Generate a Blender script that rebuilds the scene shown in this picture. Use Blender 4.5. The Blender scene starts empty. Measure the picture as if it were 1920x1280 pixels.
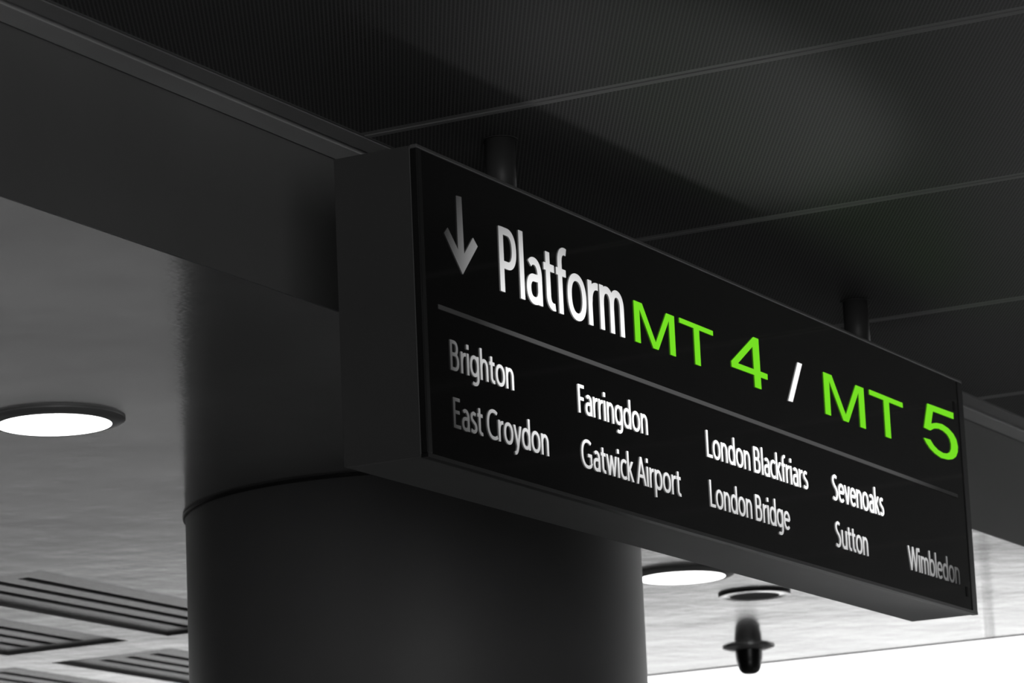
import bpy, bmesh, math, random
from mathutils import Matrix, Vector
from mathutils.geometry import tessellate_polygon
random.seed(7)
S = bpy.context.scene
C = S.collection
EYE = 1.6          # camera height; measured heights below are given above the eye line

# ------------------------------------------------------------------ camera
cd = bpy.data.cameras.new('camera')
cam = bpy.data.objects.new('camera', cd)
C.objects.link(cam)
cd.sensor_width = 36.0
cd.lens = 36.0 * 6871.13 / 1920.0
cd.clip_start = 0.05
cd.clip_end = 2000
R = Matrix(((0.47405983, -0.87943596, -0.04312397),
            (-0.16923339, -0.13907034, 0.97571487),
            (-0.864076, -0.45524921, -0.21475759))).transposed()
cam.matrix_world = Matrix.Translation((0, 0, EYE)) @ R.to_4x4()
cd.dof.use_dof = True
cd.dof.focus_distance = 7.0
cd.dof.aperture_fstop = 10.0
S.camera = cam

# ------------------------------------------------------------------ sky, light, exposure
SKY = 2.1
w = bpy.data.worlds.new('overcast_sky')
S.world = w
w.use_nodes = True
bgn = w.node_tree.nodes['Background']
bgn.inputs[0].default_value = (1, 1, 1, 1)
bgn.inputs[1].default_value = SKY

# low beam glancing up from the glossy floor near the daylight opening: lights the
# ceiling panels in front of the sign, cut off by the shadow of the sign box
ld = bpy.data.lights.new('floor_glint', 'SPOT')
ld.energy = 205
ld.spot_size = math.radians(6.6)
ld.spot_blend = 0.75
ld.shadow_soft_size = 0.06
lo = bpy.data.objects.new('floor_glint', ld)
C.objects.link(lo)
lo.location = (12.6, 3.27, 0.37)
tgt = Vector((5.85, 2.73, EYE + 1.8375))
lo.rotation_euler = (tgt - lo.location).to_track_quat('-Z', 'Y').to_euler()

# soft fill added behind the camera to lift the dim ambient light
ad = bpy.data.lights.new('ambient_fill', 'AREA')
ad.shape = 'RECTANGLE'
ad.size, ad.size_y = 9.0, 3.0
ad.energy = 320
ao = bpy.data.objects.new('ambient_fill', ad)
C.objects.link(ao)
ao.location = (-3.0, -5.6, 1.6)
ao.rotation_euler = (Vector((6.0, 3.2, 2.6)) - ao.location).to_track_quat('-Z', 'Y').to_euler()

S.view_settings.view_transform = 'Standard'
S.view_settings.look = 'None'
S.view_settings.exposure = 0.0
S.view_settings.gamma = 1.0
S.view_settings.use_curve_mapping = False
S.cycles.use_denoising = True
S.cycles.sample_clamp_indirect = 8.0
S.cycles.max_bounces = 10
S.cycles.diffuse_bounces = 6

# ------------------------------------------------------------------ materials
def gray(v):
    return (v, v, v, 1)

def new_mat(name):
    m = bpy.data.materials.new(name)
    m.use_nodes = True
    nt = m.node_tree
    return m, nt, nt.nodes['Principled BSDF']

def paint(name, v, rough=0.6, metal=0.0, var=0.15, scale=6.0, bump=0.0, spec=0.5):
    m, nt, p = new_mat(name)
    tc = nt.nodes.new('ShaderNodeTexCoord')
    no = nt.nodes.new('ShaderNodeTexNoise')
    no.inputs['Scale'].default_value = scale
    no.inputs['Detail'].default_value = 5
    nt.links.new(tc.outputs['Object'], no.inputs['Vector'])
    mr = nt.nodes.new('ShaderNodeMapRange')
    mr.inputs[1].default_value = 0.3
    mr.inputs[2].default_value = 0.7
    mr.inputs[3].default_value = v * (1 - var)
    mr.inputs[4].default_value = v * (1 + var)
    nt.links.new(no.outputs['Fac'], mr.inputs[0])
    nt.links.new(mr.outputs[0], p.inputs['Base Color'])
    p.inputs['Roughness'].default_value = rough
    p.inputs['Metallic'].default_value = metal
    p.inputs['Specular IOR Level'].default_value = spec
    if bump:
        b = nt.nodes.new('ShaderNodeBump')
        b.inputs['Strength'].default_value = bump
        b.inputs['Distance'].default_value = 0.01
        nt.links.new(no.outputs['Fac'], b.inputs['Height'])
        nt.links.new(b.outputs[0], p.inputs['Normal'])
    return m

def emit(name, col, strength=1.0):
    m, nt, p = new_mat(name)
    p.inputs['Base Color'].default_value = (0, 0, 0, 1)
    p.inputs['Specular IOR Level'].default_value = 0.0
    p.inputs['Roughness'].default_value = 1.0
    p.inputs['Emission Color'].default_value = col
    p.inputs['Emission Strength'].default_value = strength
    return m

def math_node(nt, op, a, b=None, c=None):
    n = nt.nodes.new('ShaderNodeMath')
    n.operation = op
    for i, v in enumerate((a, b, c)):
        if v is None:
            continue
        if isinstance(v, (int, float)):
            n.inputs[i].default_value = v
        else:
            nt.links.new(v, n.inputs[i])
    return n.outputs[0]

PANEL_W, PANEL_L = 1.034, 2.594
def perforated_mat():
    """dark sheet metal with round holes on a 60 degree grid (7 mm rows) inside a plain border"""
    m, nt, p = new_mat('perforated_dark_metal')
    tc = nt.nodes.new('ShaderNodeTexCoord')
    sp = nt.nodes.new('ShaderNodeSeparateXYZ')
    nt.links.new(tc.outputs['Object'], sp.inputs[0])
    x, y = sp.outputs[0], sp.outputs[1]
    PX, PY = 0.0140, 0.00808
    def dist(ox, oy):
        dx = math_node(nt, 'SUBTRACT', math_node(nt, 'FLOORED_MODULO', math_node(nt, 'ADD', x, ox), PX), PX / 2)
        dy = math_node(nt, 'SUBTRACT', math_node(nt, 'FLOORED_MODULO', math_node(nt, 'ADD', y, oy), PY), PY / 2)
        return math_node(nt, 'SQRT', math_node(nt, 'ADD', math_node(nt, 'MULTIPLY', dx, dx), math_node(nt, 'MULTIPLY', dy, dy)))
    d = math_node(nt, 'MINIMUM', dist(0, 0), dist(PX / 2, PY / 2))
    hole = math_node(nt, 'LESS_THAN', d, 0.0027)
    ex = math_node(nt, 'LESS_THAN', math_node(nt, 'ABSOLUTE', x), PANEL_W / 2 - 0.016)
    ey = math_node(nt, 'LESS_THAN', math_node(nt, 'ABSOLUTE', y), PANEL_L / 2 - 0.006)
    hole = math_node(nt, 'MULTIPLY', hole, math_node(nt, 'MULTIPLY', ex, ey))
    mr = nt.nodes.new('ShaderNodeMapRange')
    mr.inputs[3].default_value = 0.172
    mr.inputs[4].default_value = 0.012
    nt.links.new(hole, mr.inputs[0])
    rim = nt.nodes.new('ShaderNodeMapRange')
    rim.inputs[3].default_value = 2.0
    rim.inputs[4].default_value = 1.0
    nt.links.new(math_node(nt, 'MULTIPLY', ex, ey), rim.inputs[0])
    nt.links.new(math_node(nt, 'MULTIPLY', mr.outputs[0], rim.outputs[0]), p.inputs['Base Color'])
    p.inputs['Roughness'].default_value = 0.5
    p.inputs['Specular IOR Level'].default_value = 0.25
    return m

def satin_soffit_mat():
    m, nt, p = new_mat('satin_ceiling_sheet')
    tc = nt.nodes.new('ShaderNodeTexCoord')
    n1 = nt.nodes.new('ShaderNodeTexNoise')
    n1.inputs['Scale'].default_value = 1.7
    n1.inputs['Detail'].default_value = 6
    n1.inputs['Roughness'].default_value = 0.6
    nt.links.new(tc.outputs['Object'], n1.inputs['Vector'])
    mr = nt.nodes.new('ShaderNodeMapRange')
    mr.inputs[1].default_value = 0.35
    mr.inputs[2].default_value = 0.65
    mr.inputs[3].default_value = 0.74
    mr.inputs[4].default_value = 0.97
    nt.links.new(n1.outputs['Fac'], mr.inputs[0])
    nt.links.new(mr.outputs[0], p.inputs['Base Color'])
    p.inputs['Metallic'].default_value = 0.74
    p.inputs['Roughness'].default_value = 0.14
    b = nt.nodes.new('ShaderNodeBump')
    b.inputs['Strength'].default_value = 0.5
    b.inputs['Distance'].default_value = 0.006
    nt.links.new(n1.outputs['Fac'], b.inputs['Height'])
    nt.links.new(b.outputs[0], p.inputs['Normal'])
    return m

M = {}
M['perf'] = perforated_mat()
M['soffit'] = satin_soffit_mat()
M['void'] = paint('dark_void', 0.01, 0.9)
M['fascia'] = paint('fascia_gray_paint', 0.20, 0.55, 0, 0.06, 3)
M['margin'] = paint('ceiling_margin_paint', 0.40, 0.6, 0, 0.08, 4)
M['band'] = paint('cove_band_paint', 0.68, 0.6, 0, 0.08, 4)
M['column'] = paint('column_gray_cladding', 0.13, 0.5, 0, 0.08, 2.2)
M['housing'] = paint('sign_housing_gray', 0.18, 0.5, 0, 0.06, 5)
M['housing_shade'] = paint('sign_housing_gray_shaded', 0.085, 0.5, 0, 0.06, 5)  # darker copy of the housing gray, shade painted onto the sign's end
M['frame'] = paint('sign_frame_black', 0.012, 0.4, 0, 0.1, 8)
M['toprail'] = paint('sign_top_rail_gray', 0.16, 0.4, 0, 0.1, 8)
M['face'] = paint('sign_face_black_acrylic', 0.009, 0.06, 0, 0.1, 4)
M['post'] = paint('post_dark_gray', 0.06, 0.5, 0.0, 0.1, 8)
M['ring'] = paint('seam_ring_black', 0.02, 0.6)
M['trim_dark'] = paint('lamp_trim_gray', 0.25, 0.45, 0.0)
M['trim_white'] = paint('lamp_trim_polished', 0.95, 0.2, 0.95, 0.02)
M['lens_off'] = paint('unlit_lens_gray', 0.3, 0.8, spec=0.0)
M['vent'] = paint('vent_panel_gray', 0.38, 0.27, 0.75, 0.08, 3)
M['reveal'] = paint('vent_reveal_gray', 0.25, 0.8, spec=0.1)
M['dome'] = paint('tinted_dome_black', 0.012, 0.3)
M['camflange'] = paint('camera_flange_gray', 0.35, 0.35, 0.5)
M['mullion'] = paint('mullion_white', 0.85, 0.4)
M['floor'] = paint('hall_floor_brightened', 0.32, 0.5, 0, 0.2, 1.5)  # unseen floor, tone raised to bounce more light up to the trims
M['floor_dark'] = paint('soffit_hall_floor_darkened', 0.07, 0.5, 0, 0.2, 1.5)  # unseen floor, darkened so the soffit picks up less light from it
M['wall'] = paint('hall_wall_dark', 0.06, 0.7)
M['near_ground_dark'] = paint('near_ground_dark', 0.012, 0.9, 0, 0.2, 0.8)  # unseen ground, darkened to keep the near soffit reflection low
M['far_ground_bright'] = paint('bright_far_ground', 0.80, 0.9, 0, 0.08, 0.2)  # unseen ground, brightened to light up the far end of the soffit
M['lamp_on'] = emit('lit_lamp_diffuser', (1, 1, 1, 1), 3.0)

def srgb(v):
    v /= 255
    return v / 12.92 if v <= 0.04045 else ((v + 0.055) / 1.055) ** 2.4
M['green'] = emit('green_lettering', (srgb(118), srgb(221), srgb(37), 1), 1.0)
M['white_flat'] = emit('white_lettering', (1, 1, 1, 1), 1.0)

def tube_lit(name, peak, zc=1.41, zs=0.19, spill=0.0):
    """translucent print lit from inside by one horizontal tube: fades past the tube's two ends"""
    m = emit(name, (1, 1, 1, 1), 1.0)
    nt = m.node_tree
    p = nt.nodes['Principled BSDF']
    tc = nt.nodes.new('ShaderNodeTexCoord')
    sp = nt.nodes.new('ShaderNodeSeparateXYZ')
    nt.links.new(tc.outputs['Object'], sp.inputs[0])
    x, z = sp.outputs[0], sp.outputs[2]
    def ramp(a, b):
        mr = nt.nodes.new('ShaderNodeMapRange')
        mr.interpolation_type = 'SMOOTHSTEP'
        mr.inputs[1].default_value = a
        mr.inputs[2].default_value = b
        nt.links.new(x, mr.inputs[0])
        return mr.outputs[0]
    ends = math_node(nt, 'MULTIPLY', ramp(5.40 - SX, 5.84 - SX), math_node(nt, 'SUBTRACT', 1.0, ramp(7.40 - SX, 7.95 - SX)))
    ends = math_node(nt, 'MAXIMUM', ends, spill)
    q = math_node(nt, 'DIVIDE', math_node(nt, 'SUBTRACT', z, zc - SZ), zs)
    g = math_node(nt, 'EXPONENT', math_node(nt, 'MULTIPLY', math_node(nt, 'MULTIPLY', q, q), -1.0))
    tot = math_node(nt, 'MULTIPLY', math_node(nt, 'MULTIPLY', ends, g), peak)
    nt.links.new(tot, p.inputs['Emission Strength'])
    return m

# ------------------------------------------------------------------ helpers
def link_mesh(name, bm, mat, parent=None, smooth=False):
    me = bpy.data.meshes.new(name)
    bm.normal_update()
    bm.to_mesh(me)
    bm.free()
    for mm in (mat if isinstance(mat, (list, tuple)) else [mat]):
        me.materials.append(mm)
    if smooth:
        for f in me.polygons:
            f.use_smooth = True
    o = bpy.data.objects.new(name, me)
    C.objects.link(o)
    if parent is not None:
        o.parent = parent
    return o

def empty(name, loc):
    o = bpy.data.objects.new(name, None)
    o.empty_display_size = 0.1
    C.objects.link(o)
    o.location = loc
    return o

def tag(o, label, cat, group=None):
    o['label'] = label
    o['category'] = cat
    if group:
        o['group'] = group
    return o

def structure(o):
    o['kind'] = 'structure'
    return o

def box(bm, x0, x1, y0, y1, z0, z1, bevel=0.0, mi=0):
    r = bmesh.ops.create_cube(bm, size=1.0)
    vs = r['verts']
    for v in vs:
        v.co = Vector(((x0 + x1) / 2 + v.co.x * (x1 - x0), (y0 + y1) / 2 + v.co.y * (y1 - y0), (z0 + z1) / 2 + v.co.z * (z1 - z0)))
    fs = {f for v in vs for f in v.link_faces}
    for f in fs:
        f.material_index = mi
    if bevel:
        es = {e for v in vs for e in v.link_edges}
        bmesh.ops.bevel(bm, geom=list(es), offset=bevel, segments=2, affect='EDGES', profile=0.5)

def box_obj(name, dims, mat, parent=None, bevel=0.0):
    bm = bmesh.new()
    box(bm, *dims, bevel=bevel)
    return link_mesh(name, bm, mat, parent)

def lathe(bm, prof, seg=64, cx=0.0, cy=0.0, mi=0):
    """prof: list of (radius, z); radius 0 closes to a point"""
    rings = []
    for r, z in prof:
        if r < 1e-6:
            rings.append([bm.verts.new((cx, cy, z))])
        else:
            rings.append([bm.verts.new((cx + r * math.cos(2 * math.pi * i / seg), cy + r * math.sin(2 * math.pi * i / seg), z)) for i in range(seg)])
    for a, b in zip(rings[:-1], rings[1:]):
        for i in range(seg):
            j = (i + 1) % seg
            if len(a) == 1 and len(b) == 1:
                continue
            if len(a) == 1:
                f = bm.faces.new((a[0], b[i], b[j]))
            elif len(b) == 1:
                f = bm.faces.new((a[i], b[0], a[j]))
            else:
                f = bm.faces.new((a[i], b[i], b[j], a[j]))
            f.material_index = mi
    bmesh.ops.recalc_face_normals(bm, faces=bm.faces[:])

def lathe_obj(name, prof, mat, parent, seg=64, smooth=True):
    bm = bmesh.new()
    lathe(bm, prof, seg)
    o = link_mesh(name, bm, mat, parent, smooth)
    if smooth:
        bpy.context.view_layer.objects.active = o
        md = o.modifiers.new('split', 'EDGE_SPLIT')
        md.split_angle = math.radians(32)
    return o

# ------------------------------------------------------------------ measured planes
XHALL = 16.2                 # daylight end of the lower hall in front of the fascia
XEND = 11.14                 # daylight end of the building
ZC = EYE + 1.8375            # perforated ceiling
ZS = EYE + 1.544             # satin soffit behind the fascia
YF = 3.403                   # fascia plane
XCON = 30.0
X0, Y0, Y1 = -6.0, -6.0, 20.0

# ------------------------------------------------------------------ ground, floor, walls
bm = bmesh.new()
box(bm, X0, XHALL, Y0, YF + 0.03, -0.2, 0.0)
box(bm, X0, XEND + 0.4, YF + 0.03, Y1, -0.2, 0.0, mi=1)
structure(link_mesh('floor', bm, [M['floor'], M['floor_dark']]))
g = structure(box_obj('near_ground', (XEND + 0.4, XCON, -60, 90, -0.22, -0.02), M['near_ground_dark']))
g = structure(box_obj('far_ground', (XCON, 400, -300, 300, -0.22, -0.01), M['far_ground_bright']))
structure(box_obj('wall_back', (X0 - 0.3, X0, Y0 - 0.3, Y1 + 0.3, 0, 3.9), M['wall']))
structure(box_obj('wall_right', (X0, XHALL, Y0 - 0.3, Y0, 0, 3.9), M['wall']))
structure(box_obj('wall_left', (X0, XEND + 0.2, Y1, Y1 + 0.3, 0, 3.9), M['wall']))

# ------------------------------------------------------------------ perforated ceiling: one object per panel
ceiling = structure(box_obj('ceiling', (X0 - 0.3, XHALL, Y0 - 0.3, YF + 0.05, ZC + 0.05, ZC + 0.30), M['void']))
bm = bmesh.new()
box(bm, -PANEL_W / 2, PANEL_W / 2, -PANEL_L / 2, PANEL_L / 2, 0, 0.03, bevel=0.0012)
proto = link_mesh('ceiling_panel', bm, M['perf'], ceiling)
first = True
for i in range(-11, 12):
    for j in range(4):
        x0 = 5.66 + 1.04 * i
        if x0 < X0 - 0.2 or x0 + 1.04 > XHALL + 0.2:
            continue
        o = proto if first else proto.copy()
        if not first:
            C.objects.link(o)
            o.parent = ceiling
        first = False
        o.location = (x0 + 0.52, 3.277 - 2.6 * (j + 0.5), ZC + random.uniform(0, 0.0008))

# unseen half wall added at the hall's far end to cut daylight
structure(box_obj('end_light_block', (XHALL, XHALL + 0.2, Y0 - 0.3, -2.2, 0, ZC + 0.3), M['wall']))
# cove along the top of the fascia
XA, XB = X0, XHALL
structure(box_obj('trim_1', (XA, XB, 3.279, 3.326, ZC, ZC + 0.05), M['margin'], bevel=0.001))
structure(box_obj('trim_2', (XA, XB, 3.342, 3.3985, ZC, ZC + 0.05), M['band'], bevel=0.001))
# fascia downstand
structure(box_obj('wall_fascia', (XA, XB, YF, YF + 0.005, ZS - 0.0005, ZC + 0.05), M['fascia']))

# ------------------------------------------------------------------ satin soffit with recesses for the vent panels
VX = [(6.374, 7.654), (7.881, 9.161), (9.388, 10.668)]
VY = [(5.588 + 0.588 * k, 5.588 + 0.588 * k + 0.450) for k in range(4)]
vents = [(vx, vy) for vx in VX for vy in VY]
xs = sorted({XA, XEND} | {v for a in VX for v in a})
ys = sorted({YF + 0.005, Y1} | {v for a in VY for v in a})
bm = bmesh.new()
def quad(bm, pts, mi=0):
    f = bm.faces.new([bm.verts.new(p) for p in pts])
    f.material_index = mi
def is_vent(xa, ya):
    return any(abs(xa - vx[0]) < 1e-6 for vx in VX) and any(abs(ya - vy[0]) < 1e-6 for vy in VY)
DEPTH = 0.09
for xa, xb in zip(xs[:-1], xs[1:]):
    for ya, yb in zip(ys[:-1], ys[1:]):
        if is_vent(xa, ya):
            t = ZS + DEPTH
            quad(bm, [(xa, ya, t), (xa, yb, t), (xb, yb, t), (xb, ya, t)], 1)
            for za, zb, mi in ((ZS, ZS + 0.012, 2), (ZS + 0.012, t, 1)):
                quad(bm, [(xa, ya, za), (xa, yb, za), (xa, yb, zb), (xa, ya, zb)], mi)
                quad(bm, [(xb, yb, za), (xb, ya, za), (xb, ya, zb), (xb, yb, zb)], mi)
                quad(bm, [(xa, yb, za), (xb, yb, za), (xb, yb, zb), (xa, yb, zb)], mi)
                quad(bm, [(xb, ya, za), (xa, ya, za), (xa, ya, zb), (xb, ya, zb)], mi)
        else:
            quad(bm, [(xa, ya, ZS), (xa, yb, ZS), (xb, yb, ZS), (xb, ya, ZS)])
box(bm, XA, XEND, YF + 0.03, Y1, ZS + DEPTH + 0.01, ZS + 0.4, mi=1)
bmesh.ops.remove_doubles(bm, verts=bm.verts[:], dist=1e-5)
sof = structure(link_mesh('ceiling_soffit', bm, [M['soffit'], M['void'], M['reveal']]))

# ------------------------------------------------------------------ daylight opening: window frame, mullions and panes
win = structure(box_obj('window_1', (XEND, XEND + 0.05, YF + 0.03, Y1, 0.0, 0.08), M['mullion']))
box_obj('window_frame', (XEND, XEND + 0.012, YF + 0.006, Y1, ZS - 0.0025, ZS + 0.02), M['mullion'], win)
gm, nt, p = new_mat('clear_window_glass')
nt.nodes.remove(p)
tr = nt.nodes.new('ShaderNodeBsdfTransparent')
gl = nt.nodes.new('ShaderNodeBsdfGlossy')
gl.inputs['Roughness'].default_value = 0.02
mx = nt.nodes.new('ShaderNodeMixShader')
mx.inputs[0].default_value = 0.06
nt.links.new(tr.outputs[0], mx.inputs[1])
nt.links.new(gl.outputs[0], mx.inputs[2])
nt.links.new(mx.outputs[0], nt.nodes['Material Output'].inputs[0])
sheer = gm.copy()
sheer.name = 'sheer_mullion_glass'  # mullion made see-through so it washes out against the bright sky
for n_ in sheer.node_tree.nodes:
    if n_.type == 'BSDF_TRANSPARENT':
        n_.inputs[0].default_value = (0.86, 0.86, 0.86, 1)
YM = [4.19 + 2.6 * k for k in range(0, 7)]
prev = YF + 0.03
for k, ym in enumerate(YM + [Y1]):
    top = ZS - 0.006 if ym > YF else ZC + 0.05
    if k < len(YM):
        box_obj('sheer_mullion', (XEND + 0.020, XEND + 0.085, ym - 0.006, ym + 0.006, 0.0, top), sheer, win)
    box_obj('pane', (XEND + 0.012, XEND + 0.018, prev + 0.012, ym - 0.012, 0.08, min(top, ZS - 0.006)), gm, win)
    prev = ym

# ------------------------------------------------------------------ round column
cx, cy, cr = 7.760, 4.3865, 0.5579
col = tag(empty('column', (cx, cy, 0)), 'wide round dark gray column behind the platform sign, rising to the satin soffit', 'column')
lathe_obj('shaft', [(0, 0.001), (cr, 0.001), (cr, ZS - 0.002), (0, ZS - 0.002)], M['column'], col, 160)
lathe_obj('seam_ring', [(cr + 0.001, ZS - 0.0075), (cr + 0.006, ZS - 0.0065), (cr + 0.007, ZS - 0.001), (cr + 0.001, ZS - 0.001)], M['ring'], col, 160)
lathe_obj('base_ring', [(cr + 0.001, 0.001), (cr + 0.02, 0.001), (cr + 0.02, 0.15), (cr + 0.001, 0.16)], M['ring'], col, 96)

# ------------------------------------------------------------------ ceiling fittings
def lamp_on(x, y, label):
    t = tag(empty('downlight', (x, y, ZS)), label, 'ceiling light', 'round lit downlights in the satin soffit')
    lathe_obj('trim_ring', [(0.1500, -0.0003), (0.1495, -0.004), (0.142, -0.009), (0.124, -0.0130), (0.1215, -0.0125), (0.1215, -0.0003)], M['trim_dark'], t, 128)
    lathe_obj('diffuser', [(0, -0.0135), (0.10, -0.0135), (0.1212, -0.0125), (0.1212, -0.001), (0, -0.001)], M['lamp_on'], t, 128)
    return t
lamp_on(6.258, 4.397, 'large round lit downlight left of the wide column, cut by the picture edge')
lamp_on(9.169, 4.328, 'round lit downlight just right of the column, half hidden by the sign box')

t = tag(empty('downlight', (9.670, 4.335, ZS)), 'small unlit round downlight with pale rim, between the lit downlight and the dome camera', 'ceiling light')
lathe_obj('trim_ring', [(0.1045, -0.0003), (0.1045, -0.0065), (0.103, -0.0075), (0.074, -0.0080), (0.072, -0.007), (0.072, -0.0003)], M['trim_white'], t, 96)
lathe_obj('rim', [(0.1048, -0.0003), (0.1052, -0.0003), (0.1052, -0.0062), (0.1048, -0.0062)], M['ring'], t, 96)  # black band added so the trim's outer wall stays dark instead of reflecting
lathe_obj('lens', [(0, -0.0050), (0.0715, -0.0050), (0.0715, -0.001), (0, -0.001)], M['lens_off'], t, 96)

t = tag(empty('dome_camera', (10.722, 4.838, ZS)), 'small dark dome security camera hanging from the bright end of the soffit', 'security camera')
lathe_obj('mounting_plate', [(0, -0.0003), (0.084, -0.0003), (0.084, -0.004), (0.066, -0.0100), (0.046, -0.0130), (0, -0.0130)], M['camflange'], t, 64)
pr = [(0.0440, -0.0135)]
for k in range(1, 13):
    a = math.pi / 2 * k / 12
    r = 0.0435 - 0.006 * k / 12
    pr.append((0.040 * math.cos(a) ** 0.55 if k < 12 else 0, -0.044 - 0.046 * math.sin(a)))
pr.insert(1, (0.0425, -0.042))
lathe_obj('dome', [(0, -0.0135)] + pr, M['dome'], t, 64)

# vent panels
rows = ['nearest', 'second', 'third', 'farthest']
cols = ['left edge', 'left of the column', 'right of the gap']
def rect_frame(bm, x0, x1, y0, y1, slots, z0, z1):
    xi0, xi1 = slots[0][0], slots[0][1]
    box(bm, x0, xi0, y0, y1, z0, z1)
    box(bm, xi1, x1, y0, y1, z0, z1)
    box(bm, xi0, xi1, y0, slots[0][2], z0, z1)
    box(bm, xi0, xi1, slots[-1][3], y1, z0, z1)
for ci, vx in enumerate(VX):
    for ri, vy in enumerate(VY):
        if ci == 0:
            continue
        L = vx[1] - vx[0]; W = vy[1] - vy[0]
        t = empty('ceiling_vent', (vx[0], vy[0], ZS + 0.008))
        place = {1: 'in the vent row at left edge', 2: 'in the vent row nearer the window'}[ci]
        tag(t, 'slotted vent panel, %s of four %s' % (rows[ri], place), 'vent', 'slotted vent panels in the soffit')
        e = 0.003
        sl = []
        for k in range(3):
            yc = 0.118 + 0.0950 * k
            sl.append((0.115, L - 0.064, yc + 0.004, yc + 0.042))
        bm = bmesh.new()
        rect_frame(bm, e, L - e, e, W - e, sl, 0.0, 0.012)
        link_mesh('vent_frame', bm, M['vent'], t)
        for k in range(2):
            bm = bmesh.new()
            box(bm, sl[0][0], sl[0][1], sl[k][3], sl[k + 1][2], 0.0, 0.012)
            link_mesh('slat', bm, M['vent'], t)

# ------------------------------------------------------------------ platform sign
SX0, SX1 = 5.366, 7.941
SYF, SYB = 3.0, 3.164
SZ0, SZ1 = EYE + 1.158, EYE + 1.710
SX, SZ = SX0, 0.0
sign = tag(empty('platform_sign', (SX0, SYF, SZ0)), 'long black backlit platform sign with white station names and green letters', 'sign')
inv = Matrix.Translation((-SX0, -SYF, -SZ0))
def sobj(name, bm, mat, parent=sign, off=True):
    bmesh.ops.transform(bm, matrix=inv, verts=bm.verts[:])
    return link_mesh(name, bm, mat, parent)
# housing
bm = bmesh.new()
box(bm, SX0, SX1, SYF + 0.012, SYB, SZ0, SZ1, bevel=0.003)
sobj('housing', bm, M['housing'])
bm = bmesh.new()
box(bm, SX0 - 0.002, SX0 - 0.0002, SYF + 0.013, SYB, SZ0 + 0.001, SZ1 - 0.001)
sobj('shaded_end', bm, M['housing_shade'])
# frame around the face
def bar(name, d, m, bevel=0.0015):
    bm = bmesh.new(); box(bm, *d, bevel=bevel); return sobj(name, bm, m)
FR = 0.012
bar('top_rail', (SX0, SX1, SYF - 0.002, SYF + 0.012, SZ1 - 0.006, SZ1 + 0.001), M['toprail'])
bar('bottom_rail', (SX0, SX1, SYF - 0.002, SYF + 0.012, SZ0 - 0.001, SZ0 + 0.006), M['frame'], 0)
bar('side_rail', (SX0, SX0 + 0.016, SYF - 0.002, SYF + 0.012, SZ0 + 0.0065, SZ1 - 0.0065), M['frame'])
bar('side_rail', (SX1 - 0.030, SX1, SYF - 0.002, SYF + 0.012, SZ0 + 0.0065, SZ1 - 0.0065), M['frame'])
bar('face_panel', (SX0 + 0.0165, SX1 - 0.0305, SYF, SYF + 0.010, SZ0 + 0.0065, SZ1 - 0.0065), M['face'], 0)
# key slots near the right end
for zz in (1.640, 1.205):
    bm = bmesh.new()
    box(bm, 7.878, 7.890, SYF - 0.0012, SYF + 0.001, EYE + zz - 0.012, EYE + zz + 0.012, bevel=0.001)
    sobj('key_slot', bm, M['void'])
# posts to the ceiling
for px in (5.835, 7.524):
    for nm, pr in (('support_post', [(0, SZ1 + 0.0002), (0.0285, SZ1 + 0.0002), (0.0285, ZC - 0.0005), (0, ZC - 0.0005)]),
                   ('post_shade_ring', [(0.0287, ZC - 0.002), (0.034, ZC - 0.002), (0.034, ZC - 0.0005), (0.0287, ZC - 0.0005)])):  # thin dark ring added for the shadow where post meets ceiling
        bm = bmesh.new()
        lathe(bm, pr, 48, px, (SYF + SYB) / 2)
        o = sobj(nm, bm, M['post'])
        for f in o.data.polygons:
            f.use_smooth = abs(f.normal.z) < 0.5

# ---- lettering: glyphs drawn as ribbons of constant stroke, cap height = 1
def E(cx, cy, rx, ry, a0, a1, n=None):
    n = n or max(6, int(abs(a1 - a0) / 9))
    out = []
    for i in range(n + 1):
        a = math.radians(a0 + (a1 - a0) * i / n)
        c, s = math.cos(a), math.sin(a)
        q = 0.90                                    # slightly squared rounds
        out.append((cx + rx * math.copysign(abs(c) ** q, c), cy + ry * math.copysign(abs(s) ** q, s)))
    return out
def CR(p, n=6):
    out = []
    P = [p[0]] + list(p) + [p[-1]]
    for i in range(1, len(P) - 2):
        for k in range(n):
            t = k / n
            out.append(tuple(0.5 * ((2 * P[i][d]) + (-P[i - 1][d] + P[i + 1][d]) * t + (2 * P[i - 1][d] - 5 * P[i][d] + 4 * P[i + 1][d] - P[i + 2][d]) * t * t
                       + (-P[i - 1][d] + 3 * P[i][d] - 3 * P[i + 1][d] + P[i + 2][d]) * t ** 3) for d in (0, 1)))
    out.append(p[-1])
    return out
XH, AS, DS = 0.72, 1.06, -0.29
def D(x0, y0, x1, y1, k=1.0):
    return ('D', (x0, y0, x1, y1), k)
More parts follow.
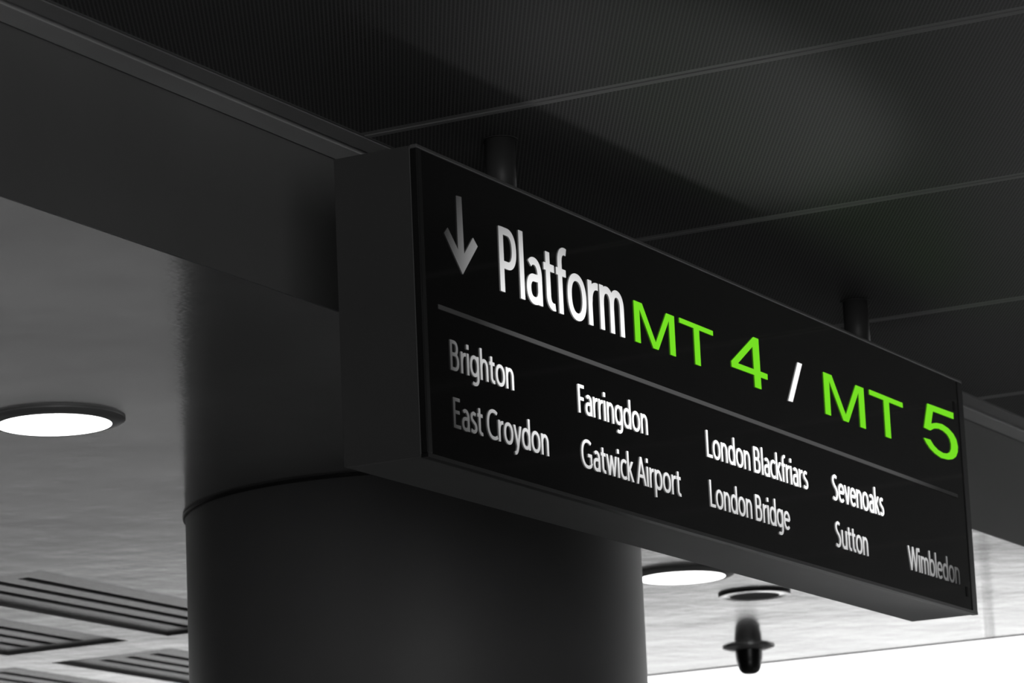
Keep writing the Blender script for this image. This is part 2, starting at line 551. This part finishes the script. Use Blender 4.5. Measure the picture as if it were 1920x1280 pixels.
G = {
 'o': (0.73, [E(.365, .36, .265, .315, 0, 360)]),
 'n': (0.67, [[(.12, 0), (.12, XH)], [(.12, .42)] + E(.335, .43, .205, .235, 170, 0) + [(.54, 0)]]),
 'm': (1.00, [[(.12, 0), (.12, XH)], [(.12, .42)] + E(.31, .45, .185, .215, 170, 0) + [(.495, 0)], [(.495, .42)] + E(.685, .45, .185, .215, 170, 0) + [(.87, 0)]]),
 'h': (0.67, [[(.12, 0), (.12, AS)], [(.12, .42)] + E(.335, .43, .205, .235, 170, 0) + [(.54, 0)]]),
 'r': (0.43, [[(.12, 0), (.12, XH)], [(.12, .36)] + E(.38, .38, .25, .275, 175, 82)]),
 'i': (0.245, [[(.12, 0), (.12, XH)], ('T', [(.12, .855), (.12, 1.015)], 1.15)]),
 'l': (0.245, [[(.12, 0), (.12, AS)]]),
 't': (0.45, [[(.19, .90), (.19, .22)] + E(.36, .22, .17, .165, 180, 285), [(.04, .66), (.41, .66)]]),
 'f': (0.39, [[(.17, 0), (.17, .82)] + E(.35, .82, .18, .19, 180, 72), [(.03, .66), (.38, .66)]]),
 'a': (0.60, [[(.49, 0), (.49, .43)] + E(.295, .44, .195, .225, 0, 135), [(.49, .415), (.34, .405)] + E(.29, .225, .19, .18, 100, 270) + E(.30, .23, .19, .185, 270, 345)]),
 'b': (0.71, [[(.12, 0), (.12, AS)], E(.365, .36, .245, .31, 0, 360)]),
 'd': (0.70, [[(.575, 0), (.575, AS)], E(.335, .36, .245, .31, 0, 360)]),
 'p': (0.71, [[(.12, DS), (.12, XH)], E(.365, .36, .245, .31, 0, 360)]),
 'g': (0.70, [[(.575, XH), (.575, -.02)] + E(.335, -.02, .24, .205, 0, -125), E(.335, .375, .245, .30, 0, 360)]),
 'e': (0.66, [[(.09, .385), (.58, .385)], E(.335, .36, .25, .31, 3, 318)]),
 's': (0.50, [CR([(.41, .625), (.27, .668), (.13, .59), (.15, .46), (.27, .38), (.40, .29), (.42, .14), (.28, .055), (.07, .095)])]),
 'c': (0.54, [E(.345, .36, .255, .31, 52, 308)]),
 'k': (0.57, [[(.12, 0), (.12, AS)], D(.16, .33, .46, .72), D(.245, .42, .50, 0)]),
 'y': (0.60, [D(.08, .72, .30, .03), D(.53, .72, .29, -.05), CR([(.315, .04), (.25, -.12), (.17, -.205), (.06, -.235)])]),
 'v': (0.60, [D(.08, .72, .30, 0), D(.52, .72, .30, 0)]),
 'w': (0.87, [D(.08, .72, .25, 0), D(.435, .72, .25, 0), D(.435, .72, .62, 0), D(.79, .72, .62, 0)]),
 'u': (0.67, [[(.55, 0), (.55, XH)], [(.12, XH), (.12, .28)] + E(.33, .28, .21, .23, 180, 352)]),
 'A': (0.78, [D(.07, 0, .39, 1), D(.71, 0, .39, 1), [(.17, .31), (.61, .31)]]),
 'B': (0.74, [[(.13, 0), (.13, 1)], [(.13, .945), (.33, .945)] + E(.35, .745, .19, .20, 88, -88) + [(.13, .54)], [(.13, .54), (.35, .54)] + E(.37, .30, .22, .245, 88, -88) + [(.13, .055)]]),
 'C': (0.80, [E(.52, .5, .42, .455, 55, 305)]),
 'E': (0.62, [[(.13, 0), (.13, 1)], [(.13, .945), (.54, .945)], [(.13, .53), (.50, .53)], [(.13, .055), (.56, .055)]]),
 'F': (0.58, [[(.13, 0), (.13, 1)], [(.13, .945), (.54, .945)], [(.13, .51), (.49, .51)]]),
 'G': (0.93, [E(.52, .5, .42, .455, 52, 312) + [(.79, .13), (.79, .46)], [(.85, .46), (.54, .46)]]),
 'L': (0.58, [[(.13, 0), (.13, 1)], [(.13, .055), (.55, .055)]]),
 'P': (0.69, [[(.13, 0), (.13, 1)], [(.13, .945), (.31, .945)] + E(.34, .685, .22, .26, 88, -88) + [(.13, .425)]]),
 'S': (0.65, [CR([(.53, .90), (.35, .95), (.17, .87), (.15, .72), (.27, .58), (.44, .46), (.52, .29), (.44, .11), (.27, .05), (.08, .10)])]),
 'W': (1.13, [D(.07, 1, .31, 0), D(.565, 1, .31, 0), D(.565, 1, .81, 0), D(1.06, 1, .81, 0)]),
 ' ': (0.24, []),
}
def ribbon(bm, pts, wx, wz, y):
    """wx half-width of vertical strokes, wz half-width of horizontal strokes (world)"""
    n = len(pts)
    closed = (Vector(pts[0]) - Vector(pts[-1])).length < 1e-5
    if closed:
        pts = pts[:-1]; n -= 1
    Ls = []
    for i in range(n):
        a = Vector(pts[(i - 1) % n]) if (closed or i > 0) else Vector(pts[i])
        b = Vector(pts[i])
        c = Vector(pts[(i + 1) % n]) if (closed or i < n - 1) else Vector(pts[i])
        d1 = (b - a).normalized() if (b - a).length > 1e-9 else None
        d2 = (c - b).normalized() if (c - b).length > 1e-9 else None
        if d1 is None: d1 = d2
        if d2 is None: d2 = d1
        d = (d1 + d2)
        d = d.normalized() if d.length > 1e-6 else d1
        nn = Vector((-d.y, d.x))
        k = 1.0 / max(0.6, nn.dot(Vector((-d1.y, d1.x))))
        off = Vector((nn.x * wx * k, nn.y * wz * k))
        Ls.append((bm.verts.new((b.x + off.x, y, b.y + off.y)), bm.verts.new((b.x - off.x, y, b.y - off.y))))
    m = n if closed else n - 1
    for i in range(m):
        p, q = Ls[i], Ls[(i + 1) % n]
        bm.faces.new((p[0], p[1], q[1], q[0]))

def write(text, x0, x1, z, cap, stem, mat, label):
    """lays text between X = x0 and x1 with its baseline at z on the sign face"""
    pen, items, lo, hi = 0.0, [], 1e9, -1e9
    for i, ch in enumerate(text):
        adv, strokes = G[ch]
        items.append((pen, strokes, ch))
        pen += adv
    lead = {'P': .13, 'B': .13, 'E': .13, 'F': .13, 'L': .13, 'G': .10, 'S': .08, 'W': .07}[text[0]]
    tail = {'m': .87 - 1.00, 'n': .54 - .67, 't': .41 - .45, 's': .42 - .50, 'e': .585 - .66}[text[-1]]
    endsx = pen + tail
    cs, ce = x0 + stem / 2, x1 - stem / 2
    if text[0] == 'W': cs += 0.0
    k = (ce - cs) / (endsx - lead)
    bm = bmesh.new()
    yy = SYF - 0.0014
    hz = stem * 0.42
    for pen, strokes, ch in items:
        def T(p):
            return (cs + (pen + p[0] - lead) * k, z + p[1] * cap)
        for st in strokes:
            yy -= 0.000004
            if isinstance(st, tuple) and st[0] == 'T':
                ribbon(bm, [T(p) for p in st[1]], stem / 2 * st[2], hz, yy)
            elif isinstance(st, tuple) and st[0] == 'D':
                a, b = T(st[1][:2]), T(st[1][2:])
                ang = math.atan2(abs(b[1] - a[1]), abs(b[0] - a[0]))
                hw = stem / 2 * 0.97 / math.sin(ang)
                if a[1] > b[1]: a, b = b, a
                f = bm.faces.new([bm.verts.new(v) for v in ((a[0] - hw, yy, a[1]), (a[0] + hw, yy, a[1]), (b[0] + hw, yy, b[1]), (b[0] - hw, yy, b[1]))])
            else:
                ribbon(bm, [T(p) for p in st], stem / 2, hz, yy)
    bmesh.ops.recalc_face_normals(bm, faces=bm.faces[:])
    o = sobj('lettering', bm, mat)
    o['label'] = label
    return o

SX, SZ = SX0, SZ0 - EYE
M['letters'] = tube_lit('backlit_white_lettering', 1.6)
M['divider'] = tube_lit('backlit_gray_line', 0.075, 1.43, 0.6, 0.3)
M['arrow'] = tube_lit('backlit_arrow', 0.95, 1.47, 0.16)

z1, z2, zh = EYE + 1.3245, EYE + 1.2225, EYE + 1.5022
write('Platform', 5.6575, 6.1560, zh, 0.121, 0.0168, M['letters'], 'large white word Platform')
st = 0.0075
write('Brighton', 5.4590, 5.6921, z1, 0.0540, st, M['letters'], 'white name Brighton, dim at its left end')
write('East Croydon', 5.4622, 5.8170, z2, 0.0540, st, M['letters'], 'white name East Croydon, dim at its left end')
write('Farringdon', 5.9448, 6.2351, z1, 0.0540, st, M['letters'], 'white name Farringdon')
write('Gatwick Airport', 5.9474, 6.3738, z2, 0.0540, st, M['letters'], 'white name Gatwick Airport')
write('London Blackfriars', 6.5000, 6.9960, z1 - .003, 0.0540, st, M['letters'], 'white name London Blackfriars')
write('London Bridge', 6.5028, 6.8910, z2 - .001, 0.0540, st, M['letters'], 'white name London Bridge')
write('Sevenoaks', 7.1241, 7.4087, z1 - .006, 0.0560, st * 1.08, M['letters'], 'white name Sevenoaks')
write('Sutton', 7.1256, 7.3039, z2 - .005, 0.0560, st * 1.04, M['letters'], 'white name Sutton')
write('Wimbledon', 7.5346, 7.8419, z2 - .0063, 0.0540, st, M['letters'], 'white name Wimbledon, fading towards the sign end')

def flat(name, polys, mat, label, hole=None):
    bm = bmesh.new()
    yy = SYF - 0.0014
    for poly in polys:
        vv = [bm.verts.new((x, yy, EYE + z)) for x, z in poly]
        for tri in tessellate_polygon([[Vector((x, z, 0)) for x, z in poly]]):
            bm.faces.new([vv[k] for k in tri])
    bmesh.ops.recalc_face_normals(bm, faces=bm.faces[:])
    o = sobj(name, bm, mat)
    o['label'] = label
    return o
base = 1.5033
def M_poly(x0, x1, h):
    W = x1 - x0
    P = [(0, 1), (.205, 1), (.505, .165), (.80, 1), (1.0, 1), (1.0, 0), (.86, 0), (.86, .83), (.565, 0), (.437, 0), (.135, .83), (.135, 0), (0, 0)]
    return [(x0 + a * W, base + b * h) for a, b in P]
def T_poly(x0, x1, h):
    W = x1 - x0
    P = [(0, 1), (1, 1), (1, .878), (.58, .878), (.58, 0), (.415, 0), (.415, .878), (0, .878)]
    return [(x0 + a * W, base + b * h) for a, b in P]
flat('lettering', [M_poly(6.2003, 6.3799, .0815), T_poly(6.4033, 6.5596, .0835)], M['green'], 'green letters MT before the 4')
# 4 split so that its counter stays open
flat('lettering',
     [[(6.6411, 1.5389), (6.6739, 1.5396), (6.7506, 1.5872), (6.7568, 1.609)],
      [(6.7506, 1.5872), (6.7514, 1.5401), (6.7521, 1.5027), (6.7843, 1.5029), (6.7837, 1.5406), (6.7827, 1.6092), (6.7568, 1.609)],
      [(6.6411, 1.5389), (6.6418, 1.5272), (6.752, 1.5281), (6.7514, 1.5401), (6.6739, 1.5396)],
      [(6.7837, 1.5406), (6.7842, 1.5281), (6.8185, 1.5285), (6.8188, 1.5406)]], M['green'], 'green number 4')
flat('lettering', [[(6.9797, 1.5933), (7.0031, 1.5931), (6.9415, 1.5012), (6.9183, 1.5007)]], M['white_flat'], 'white slash between the two green codes')
flat('lettering', [M_poly(7.1142, 7.3356, .0915), T_poly(7.3672, 7.5610, .0940)], M['green'], 'green letters MT before the 5')
flat('lettering', [[(7.7125, 1.6203), (7.8743, 1.6231), (7.8734, 1.6082), (7.7448, 1.6067), (7.7289, 1.5757), (7.7606, 1.5822), (7.7981, 1.5849), (7.8346, 1.581), (7.8642, 1.5725), (7.8822, 1.561), (7.8893, 1.5455), (7.8849, 1.5319), (7.8719, 1.5193), (7.8495, 1.5102), (7.8205, 1.5049), (7.7768, 1.5026), (7.7409, 1.5074), (7.7118, 1.5148), (7.6895, 1.5254), (7.6761, 1.535), (7.7169, 1.5364), (7.7352, 1.5263), (7.7614, 1.519), (7.7917, 1.5164), (7.8168, 1.5187), (7.8341, 1.5245), (7.8433, 1.534), (7.8453, 1.5449), (7.8399, 1.5559), (7.8253, 1.5643), (7.8014, 1.5694), (7.7739, 1.5707), (7.7456, 1.5668), (7.7196, 1.5582), (7.6823, 1.5596)]],
     M['green'], 'green number 5')
flat('arrow', [[(5.5033, 1.6463), (5.5234, 1.6477), (5.5253, 1.5443), (5.5603, 1.5809), (5.5767, 1.5677), (5.517, 1.5051), (5.4543, 1.5683), (5.4683, 1.5811), (5.5034, 1.548)]], M['arrow'], 'gray downward arrow at the left end')
flat('divider_line', [[(5.4225, 1.4348), (7.866, 1.4300), (7.866, 1.4215), (5.4225, 1.4263)]], M['divider'], 'thin gray dividing line')
